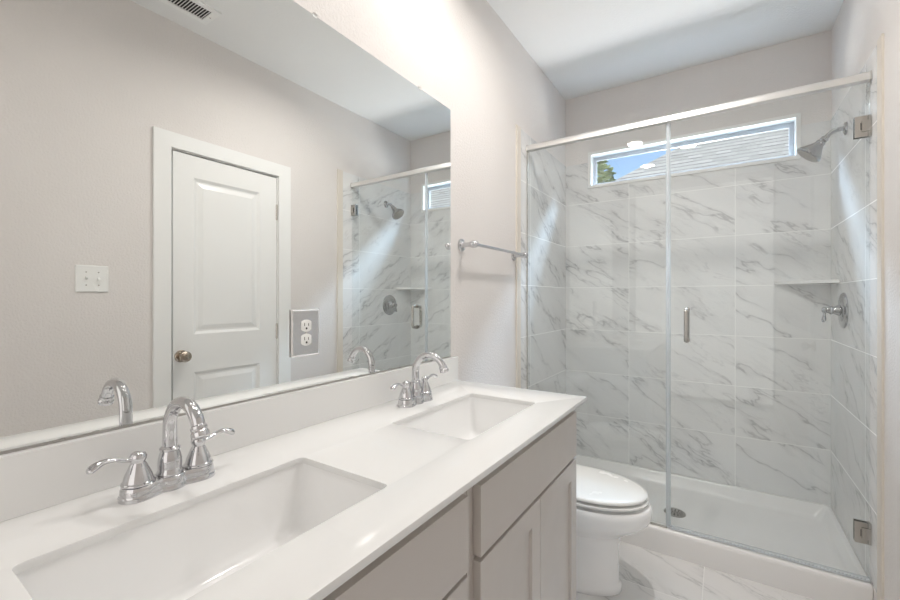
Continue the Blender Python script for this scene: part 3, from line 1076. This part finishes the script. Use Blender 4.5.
lathe(bm, e - hd * 0.004, hd, [(0.0115, 0.0), (0.0165, 0.002), (0.0165, 0.014), (0.013, 0.016), (0.018, 0.021), (0.021, 0.029), (0.019, 0.035), (0.023, 0.042), (0.033, 0.058), (0.044, 0.074), (0.053, 0.086), (0.0565, 0.092), (0.0565, 0.101), (0.052, 0.104)], 36, True, True)
hb = link_mesh('head', bm, M['fixture'], sh)
bm = bmesh.new()
lathe(bm, e + hd * 0.1001, hd, [(0.050, 0.0), (0.049, 0.0012), (0.036, 0.0008), (0.014, 0.0020), (0.0, 0.0024)], 32, True, False)
link_mesh('spray_face', bm, M['grate'], hb)

# ------------------------------------------------------------------ shower valve
vy, vz = 2.762, 1.206
va = thing('shower_valve', 'round chrome shower valve with a lever handle on the right tiles', 'shower valve', (xw, vy, vz))
bm = bmesh.new()
lathe(bm, (xw - 0.0002, vy, vz), (-1, 0, 0), [(0.088, 0.0), (0.088, 0.003), (0.084, 0.008), (0.070, 0.011), (0.058, 0.0105), (0.055, 0.013), (0.036, 0.017), (0.030, 0.018)], 48)
link_mesh('escutcheon', bm, M['fixture'], va)
bm = bmesh.new()
lathe(bm, (xw - 0.0185, vy, vz), (-1, 0, 0), [(0.028, 0.0), (0.026, 0.006), (0.021, 0.014), (0.019, 0.024), (0.022, 0.027), (0.022, 0.033), (0.016, 0.038), (0.013, 0.047), (0.0155, 0.051), (0.0155, 0.058), (0.010, 0.064), (0.0, 0.066)], 32, True, False)
hb = link_mesh('handle', bm, M['fixture'], va)
bm = bmesh.new()
pts = catmull([(xw - 0.072, vy, vz - 0.008), (xw - 0.073, vy + 0.001, vz - 0.024), (xw - 0.074, vy + 0.002, vz - 0.042), (xw - 0.076, vy + 0.003, vz - 0.060)], 5)
tube(bm, pts, lerp_list([0.006, 0.0052, 0.006, 0.0085, 0.0095, 0.006], len(pts)), 16, ref=(0, 1, 0))
link_mesh('lever', bm, M['fixture'], hb)

# ------------------------------------------------------------------ corner shelf
bm = bmesh.new()
cx1, cy1 = W - TK - 0.0005, YB - 0.0005
tri = [(cx1, cy1), (cx1 - 0.245, cy1), (cx1 - 0.235, cy1 - 0.02)]
for i in range(1, 9):
    t_ = i / 9
    p0, p1 = Vector((cx1 - 0.235, cy1 - 0.02)), Vector((cx1 - 0.02, cy1 - 0.195))
    m_ = p0.lerp(p1, t_)
    nrm = Vector((0.63, 0.77)) * (-0.010 * math.sin(PI * t_))
    tri.append(tuple(m_ - nrm * 1.0))
tri += [(cx1 - 0.02, cy1 - 0.195), (cx1, cy1 - 0.205)]
loft(bm, [ring2(tri, 1.345), ring2(tri, 1.362)])
shf = link_mesh('corner_shelf', bm, M['acrylic'], None, bevel=0.002)
shf['label'] = 'small white corner shelf between the back and right shower tiles'
shf['category'] = 'shelf'

# ------------------------------------------------------------------ outside the window
rnd = random.Random(4)
EY, EZ, EX = 5.30, 2.305, -1.10
SL = 0.741
RY = 7.9
RZ = EZ + SL * (RY - EY)
hs = thing('house', 'neighbouring house with a pale shingled hip roof seen through the window', 'house', (2.5, 7.9, -0.3))
bm = B((-0.75, 6.5, EY + 0.35, 10.2, -0.3, EZ - 0.02))
link_mesh('house_wall', bm, M['siding'], hs, smooth=False)
run = RY - EY
th = math.atan(SL)


def roof_face(pts, org, rot):
    """a thick roof plane as its own object, so that the shingle courses follow its eave"""
    inv = (Matrix.Translation(org) @ rot).inverted()
    P = [inv @ Vector(p) for p in pts]
    bm = bmesh.new()
    loft(bm, [[p + Vector((0, 0, -0.06)) for p in P], P])
    return bm


rid0, rid1 = (EX + run, RY, RZ), (7.3 - run + 1.4, RY, RZ)
e0, e1 = (EX, EY, EZ), (8.7, EY, EZ)
b0, b1 = (EX, 2 * RY - EY, EZ), (8.7, 2 * RY - EY, EZ)
faces = (
    ([e0, e1, (8.7 - run, RY, RZ), rid0], Vector(e0), Matrix.Rotation(th, 4, 'X')),
    ([b0, e0, rid0], Vector(b0), Matrix.Rotation(-PI / 2, 4, 'Z') @ Matrix.Rotation(th, 4, 'X')),
    ([b1, b0, rid0, (8.7 - run, RY, RZ)], Vector(b1), Matrix.Rotation(PI, 4, 'Z') @ Matrix.Rotation(th, 4, 'X')),
)
for pts, org, rot in faces:
    bm = roof_face(pts, org, rot)
    bmesh.ops.recalc_face_normals(bm, faces=bm.faces[:])
    me = bpy.data.meshes.new('roof')
    bm.to_mesh(me)
    bm.free()
    me.materials.append(M['shingle'])
    o = bpy.data.objects.new('roof', me)
    o.parent = hs
    o.matrix_parent_inverse = Matrix.Identity(4)
    o.matrix_local = Matrix.Translation(org - Vector(hs.location)) @ rot
    COL.objects.link(o)

tr = thing('tree', 'leafy green tree behind the neighbouring roof', 'tree', (-2.2, 10.6, -0.3))
bm = bmesh.new()
tube(bm, catmull([(-2.2, 10.6, -0.3), (-2.25, 10.6, 1.4), (-2.1, 10.55, 3.0), (-2.15, 10.6, 4.2)], 4), lerp_list([0.16, 0.12, 0.09, 0.04], 13), 10)
link_mesh('trunk', bm, M['bark'], tr)
bm = bmesh.new()
for i in range(2600):
    while True:
        p = Vector((rnd.uniform(-1, 1), rnd.uniform(-1, 1), rnd.uniform(-1, 1)))
        if p.length < 1:
            break
    c = Vector((-2.15, 10.6, 4.0)) + Vector((p.x * 0.95, p.y * 0.95, p.z * 1.1))
    a, u, v = frame((rnd.gauss(0, 1), rnd.gauss(0, 1), rnd.gauss(0, 1)))
    L, wd = rnd.uniform(0.07, 0.12), rnd.uniform(0.03, 0.05)
    vs = [bm.verts.new(c + u * L), bm.verts.new(c + v * wd + a * 0.01), bm.verts.new(c - u * L), bm.verts.new(c - v * wd + a * 0.01)]
    bm.faces.new(vs)
cr = link_mesh('crown', bm, M['leaf'], tr, smooth=False)
structure(link_mesh('ground', B((-14, 18, YB + 0.30, 24, -0.5, -0.3)), M['grass'], smooth=False), 'lawn outside')
